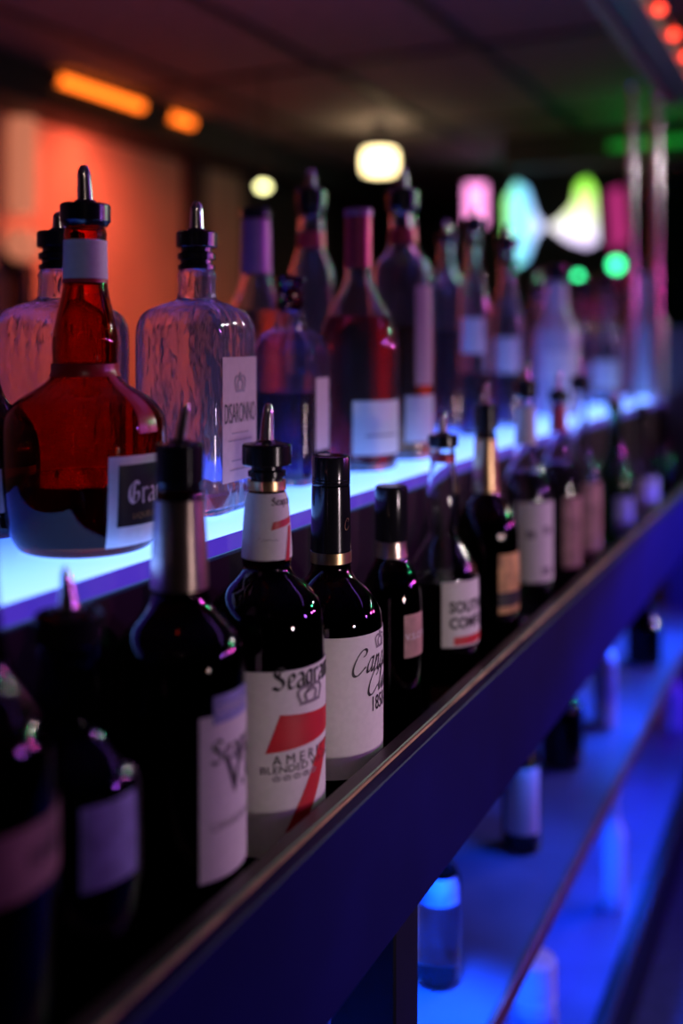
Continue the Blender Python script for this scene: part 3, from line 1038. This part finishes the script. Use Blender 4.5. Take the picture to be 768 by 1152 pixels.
for (xc, u, lab, y0, hw, lv, gm, lq) in [
    (533, -.555, 'clear bottle with black cap and dark spout in front of the pink lamp', 246, 17, 420, 'clear', 'liq_purple'),
    (571, -.565, 'clear bottle with black cap beneath the glowing cyan sign', 268, 18, 415, 'clear', 'liq_purple'),
    (605, -.64, 'slim clear bottle left of the tallest cyan lit bottle', 318, 14, 430, 'clear', 'liq_pale')]:
    t = (420 - y0)
    b = Bottle('vodka_bottle', lab, xc, u, LB,
               [(y0 + 18, hw * .45), (y0 + 24, hw * .5), (y0 + 60, hw * .55), (y0 + 72, hw * .7), (y0 + 84, hw * .95), (y0 + 100, hw), (478, hw)], M[gm], RR,
               liquid=M[lq], level=lv, seg=36)
    b.pourer(y0 - 14, y0, y0 + 12, hw * .7, hw * .25, 0)
    b.wrap('label', -50, 40, y0 + 112, y0 + 152, M['paper'], n=10)
    if lq == 'liq_purple':
        b.band('cap_ring', y0 + 22, y0 + 30, M['black_cap'], .0006)

for (xc, u, lab, y0, hw, lv, lq, pap) in [
    (626, -.55, 'large clear bottle glowing cyan, left of the red topped bottles', 308, 25, 400, 'liq_pale', 'paper'),
    (655, -.67, 'violet tinted clear bottle between the two largest glowing bottles', 322, 17, 410, 'liq_pale', 'paper_beige'),
    (680, -.545, 'clear bottle with lilac label, third from the far end of the glowing shelf', 318, 19, 430, 'liq_pale', 'paper'),
    (702, -.60, 'dull red bottle just left of the end bottle on the glowing shelf', 316, 14, 360, 'liq_red', 'paper_brown'),
    (727, -.52, 'wide clear bottle glowing blue at the far end of the shelf', 300, 23, 380, 'liq_pale', 'paper')]:
    b = Bottle('spirit_bottle', lab, xc, u, LB,
               [(y0 + 8, hw * .4), (y0 + 12, hw * .45), (y0 + 40, hw * .5), (y0 + 50, hw * .65), (y0 + 62, hw * .95), (y0 + 74, hw), (440, hw)], M['violet_glass' if xc == 655 else ('frosted' if xc in (626, 727) else 'clear')], RR,
               liquid=M[lq], level=lv, seg=36)
    b.cap(y0 - 8, y0 + 9, hw * .55, M['black_cap'] if xc != 702 else M['foil_red'])
    if xc != 727:
        b.wrap('label', -40, 50, y0 + 88, y0 + 120, M[pap], n=10)

# ------------------------------------------------------------------ bottles in the cabinet
CB = 'bottles inside the open cabinet'


def cab(label, xc, u, zb, top_y, hw, gm, lm, lq=None, cap_m=None, y_l=None):
    Z = u * F / (CT * (xc - XV))
    px = F / Z
    yb = YH - zb * px
    t = yb - top_y
    y = lambda k: top_y + t * k
    b = Bottle('spare_bottle', label, xc, u, zb,
               [(y(.09), hw * .36), (y(.12), hw * .38), (y(.26), hw * .42), (y(.34), hw * .7), (y(.40), hw * .95), (y(.46), hw), (y(.96), hw)], M[gm], CB,
               liquid=M[lq] if lq else None, level=y(.4), seg=40)
    b.cap(y(0), y(.10), hw * .46, cap_m)
    if lm:
        a, c = y_l or (.55, .85)
        b.wrap('label', -50, 60, y(a), y(c), M[lm], n=14)
    return b


S2, S3 = -.750, -1.09
cab('clear bottle with blue lit label inside the cabinet beside the nearest upright', 492, -.43, S2, 905, 27, 'clean', 'paper_blue', 'liq_pale', y_l=(.45, .6))
cab('dark bottle with violet white label on the cabinet shelf under the front board', 586, -.43, S2, 780, 22, 'dark_glass', 'paper', 'liq_dark', y_l=(.5, .93))
cab('black unlabelled bottle on the cabinet shelf right of the violet white label', 632, -.45, S2, 750, 24, 'dark_glass', None, 'liq_dark')
cab('slim clear bottle lit blue on the cabinet shelf', 680, -.42, S2, 690, 13, 'frosted', 'paper_blue', 'liq_pale', y_l=(.35, .8))
cab('large black bottle at the far end of the cabinet shelf', 724, -.42, S2, 672, 19, 'dark_glass', None, 'liq_dark')
b = Bottle('spare_jar', 'wide jar with pale ribbed lid, nearest in the lower cabinet compartment', 600, -.402, S3,
           [(1118, 22), (1124, 25), (1140, 27), (1215, 27)], M['frosted'], CB, liquid=M['liq_pale'], level=1150, seg=40, cat='jar')
b.cap(1078, 1122, 25.5, M['paper'], ribs=True, name='lid', rnd=.004)
b.wrap('label', -50, 60, 1150, 1190, M['paper_blue'], n=14)
cab('slim bottle lit blue in the lower compartment above the plinth', 690, -.40, S3, 880, 14, 'frosted', 'paper', 'liq_pale', M['paper'], y_l=(.3, .95))
cab('far bottle lit blue in the lower compartment at the right edge', 757, -.43, S3, 745, 14, 'frosted', 'paper', 'liq_pale', M['paper'], y_l=(.3, .95))

# ------------------------------------------------------------------ overhead rack and poles at the far end
rk = empty('overhead_rack', (0, 0, 0), 'long grey metal glass rack hanging over the bar front', 'rack')
boxo('rail_beam', M['rack_metal'], -.45, -.425, .3, 3.0, .655, .70, rk, bev=.004)
boxo('rail_beam', M['rack_metal'], -.372, -.352, .3, 3.0, .655, .70, rk, bev=.004)
boxo('top_board', M['rack_metal'], -.4245, -.3725, .3, 3.0, .67, .70, rk)
for v in (.5, 1.4, 2.3, 2.9):
    boxo('hanger', M['rack_metal'], -.41, -.395, v - .01, v + .01, .7005, ZC, rk)
for (x, Z, rad, lab) in ((711, 2.62, .009, 'slim metal pole by the red rope lights, left of the pair'), (738, 2.75, .012, 'thicker metal pole at the far end of the glowing shelf')):
    u, v, _ = P(x, 383, Z)
    p = empty('support_pole', (u, v, LB + H), lab, 'pole', 'poles at the far end of the shelf')
    zt = .655 - LB
    solid('shaft', [(rad, .006), (rad, zt - .002)], M['pole_metal'], p, 20)
    solid('foot', [(rad * 2, .0005), (rad * 2, .004), (rad * 1.1, .007)], M['pole_metal'], p, 20)
    solid('top_flange', [(rad * 1.1, zt - .008), (rad * 1.8, zt - .004), (rad * 1.8, zt - .0005)], M['pole_metal'], p, 20)
# grey end panel
tag(boxo('end_panel', M['grey_panel'], -.455, -.345, 3.004, 3.03, ZF + .001, .04, bev=.004), 'grey upright panel closing the far end of the bar', 'panel')

# red rope light bulbs along the rack
M['red_glow'] = glow('red_glow', (1.0, .05, .02), 4)
rp = empty('rope_light', (0, 0, 0), 'string of round red bulbs along the overhead rack', 'lights')
tube('cable', [(-.338, v, .69 + H) for v in (.3, 1.2, 2.1, 3.0)], [.003] * 4, M['black_plastic'], rp, 8)
for k in range(14):
    v = .40 + .195 * k
    o = solid('bulb', [(.004, .676 + H - .012), (.011, .676 + H - .006), (.012, .676 + H), (.008, .676 + H + .008), (.004, .676 + H + .011)], M['red_glow'], rp, 16, loc=(-.338, v))

# ------------------------------------------------------------------ lamps and signs in the room
M['orange_glow'] = glow('orange_glow', (1.0, .16, .01), 3.2)
for (v0, v1, lab) in ((3.07, 3.60, 'long orange light tube along the soffit of the left wall'), (3.80, 3.98, 'short orange light tube following the long one on the soffit'),):
    t = empty('light_tube', (-2.74, v0, 1.015 + H), lab, 'light', 'orange light tubes on the soffit')
    tube('tube', [(.0, (v1 - v0) * k / 8, 0) for k in range(9)], [.020] * 9, M['orange_glow'], t, 14)
    for y in (-.006, v1 - v0 + .001):
        tube('end_cap', [(0, y, 0), (0, y + .005, 0)], [.022] * 2, M['black_plastic'], t, 14)

M['warm_glow'] = glow('warm_glow', (1.0, .78, .38), 6)
u, v, z = P(427, 182, 5.0)
lp = empty('pendant_lamp', (u, v, z + H), 'wide glowing cream pendant lamp under the dark ceiling', 'lamp')
solid('lamp_shade', [(.062, -.055), (.078, -.05), (.084, 0), (.078, .05), (.062, .055)], M['warm_glow'], lp, 32)
solid('canopy', [(.05, ZC - z - .02), (.05, ZC - z - .002)], M['black_plastic'], lp, 24)
solid('rod', [(.006, .056), (.006, ZC - z - .021)], M['black_plastic'], lp, 12)
light('pendant_lamp_light', 'POINT', (u, v, z + .12), (1.0, .62, .45), .5, .05)
M['lemon_glow'] = glow('lemon_glow', (1.0, .95, .42), 6)
u, v, z = P(296, 210, 4.0)
lp = empty('globe_lamp', (u, v, z + H), 'small round yellow white globe lamp left of the pendant lamp', 'lamp')
solid('globe', [(.010, -.015), (.021, -.010), (.025, 0), (.021, .010), (.010, .015)], M['lemon_glow'], lp, 24)
solid('rod', [(.004, .016), (.004, ZC - z - .002)], M['black_plastic'], lp, 12)

# wall sconce
M['sconce_glow'] = glow('sconce_glow', (1.0, .30, .16), .55)
zz = 3.55
u, v, z = P(27, 190, 3.72)
u = -2.96
w_ = empty('wall_sconce', (-3.0, 3.085, .62 + H), 'tall two part wall sconce glowing pale orange on the left wall', 'lamp')
tube('backplate', [(.0005, 0, -.3), (.012, 0, -.3)], [.06, .06], M['black_plastic'], w_, 20)
solid('upper_shade', [(.045, -.12), (.055, -.1), (.055, .24), (.05, .26)], M['sconce_glow'], w_, 24, loc=(.075, 0))
solid('lower_shade', [(.04, -.30), (.065, -.27), (.07, -.24), (.065, -.21), (.04, -.18)], M['sconce_glow'], w_, 24, loc=(.075, 0))
solid('stem', [(.012, -.62), (.05, -.6), (.05, -.32), (.012, -.305)], M['black_plastic'], w_, 20, loc=(.075, 0))
tube('arm', [(.012, 0, -.3), (.06, 0, -.302)], [.012, .012], M['black_plastic'], w_, 12)

# luminous signs on a dark cabinet at the far end of the room
ZS = 6.3
pu, pv, pz = P(612, 255, ZS)
sg = empty('light_machine', (pu, pv, H), 'dark machine with two fan shaped glowing colour panels at the far end', 'machine')
sg.rotation_euler = (0, 0, TH)
kx = ZS / F


def loc_px(x, y):
    return ((x - 612) * kx, -(y - YH) * kx)


def slab(name, pts, mat, parent, y0=-.006, y1=.0):
    n = len(pts)
    vv = [(x, y0, z) for x, z in pts] + [(x, y1, z) for x, z in pts]
    ff = [tuple(range(n)), tuple(range(2 * n - 1, n - 1, -1))] + [(i, i + n, (i + 1) % n + n, (i + 1) % n) for i in range(n)]
    mb = MB()
    mb.add(vv, ff)
    return mb.build(name, mat, parent)


mb = MB()
mb.box(-.36, .62, .0005, .42, -H, (YH - 178) * kx, .01)
mb.build('cabinet', M['dark_wall'], sg)
A1 = loc_px
lo, hi = loc_px(568, 0)[0], loc_px(610, 0)[0]
M['fan_cyan'] = glow('fan_cyan', (0, 0, 0), 1.9, axis=0, lo=lo, hi=hi, cols=[(0, (.40, 1.0, .15)), (.22, (.25, .9, .65)), (.5, (.18, .6, 1.0)), (1, (.7, .65, 1.0))])
slab('light_panel', [A1(568, 225), A1(580, 205), A1(592, 212), A1(601, 240), A1(612, 255), A1(601, 268), A1(592, 292), A1(580, 300), A1(570, 285)], M['fan_cyan'], sg)
lo, hi = A1(0, 290)[1], A1(0, 198)[1]
M['fan_lime'] = glow('fan_lime', (0, 0, 0), 1.8, axis=2, lo=lo, hi=hi, cols=[(0, (.60, .40, 1.0)), (.3, (.9, .8, 1.0)), (.6, (.85, 1.0, .45)), (.85, (.40, 1.0, .08)), (1, (.2, .8, .06))])
slab('light_panel', [A1(616, 255), A1(630, 246), A1(645, 230), A1(650, 206), A1(660, 200), A1(668, 212), A1(672, 272), A1(660, 278), A1(640, 272)], M['fan_lime'], sg)
M['dim_magenta'] = glow('dim_magenta', (.9, .05, .35), .55)
slab('side_panel', [A1(684, 215), A1(700, 210), A1(705, 270), A1(688, 285)], M['dim_magenta'], sg)
M['dim_blue'] = glow('dim_blue', (.08, .06, .5), .35)
slab('header_panel', [A1(585, 180), A1(640, 180), A1(636, 190), A1(590, 190)], M['dim_blue'], sg)
M['pink_glow'] = glow('pink_glow', (1.0, .30, .72), 2.4)
u, v, z = P(535, 230, 6.0)
pl_ = empty('pink_sign', (u, v, H), 'upright pink glowing lightbox left of the fan shaped panels', 'sign')
pl_.rotation_euler = (0, 0, TH)
mb = MB(); mb.box(-.075, .075, .0, .03, z - .135, z + .135, .008); mb.build('frame', M['dark_wall'], pl_)
mb = MB(); mb.box(-.060, .060, -.008, -.0005, z - .12, z + .12, .004); mb.build('light_panel', M['pink_glow'], pl_)
mb = MB(); mb.box(-.02, .02, .005, .03, -H, z - .136, .004); mb.build('post', M['dark_wall'], pl_)
mb = MB(); mb.box(-.16, .16, -.1, .16, -H + .0, -H + .03, .004); mb.build('base', M['dark_wall'], pl_)

# green beam light
M['green_glow'] = glow('green_glow', (.01, .6, .05), .30)
tag(boxo('green_light_strip', M['green_glow'], -1.05, .9, 5.135, 5.149, .945, .985, bev=.003), 'green light strip along the dark cross beam', 'light')
light('beam_green_light', 'POINT', (-.8, 4.8, .80), (.03, 1, .12), 1.3, .05)
# green reflections on bottle glass, made as glowing globes on added stands
M['green_spot'] = glow('green_spot', (.05, 1.0, .35), 5)
for x, y, Z, r, lab in ((693, 298, 4.2, .028, 'larger green glint made as a glowing globe on an added stand, right of the fan shaped panels'), (650, 311, 4.0, .016, 'small green glint made as a glowing globe on an added stand, below the fan shaped panels')):
    u, v, z = P(x, y, Z)
    p = empty('green_glint', (u, v, 0), lab, 'lamp', 'green glints on added stands')
    solid('globe', [(r * .3, z + H - r), (r * .8, z + H - r * .6), (r, z + H), (r * .8, z + H + r * .6), (r * .3, z + H + r)], M['green_spot'], p, 20)
    solid('stand', [(.12, .001), (.12, .015), (.012, .03), (.010, z + H - r - .001)], M['black_plastic'], p, 20)
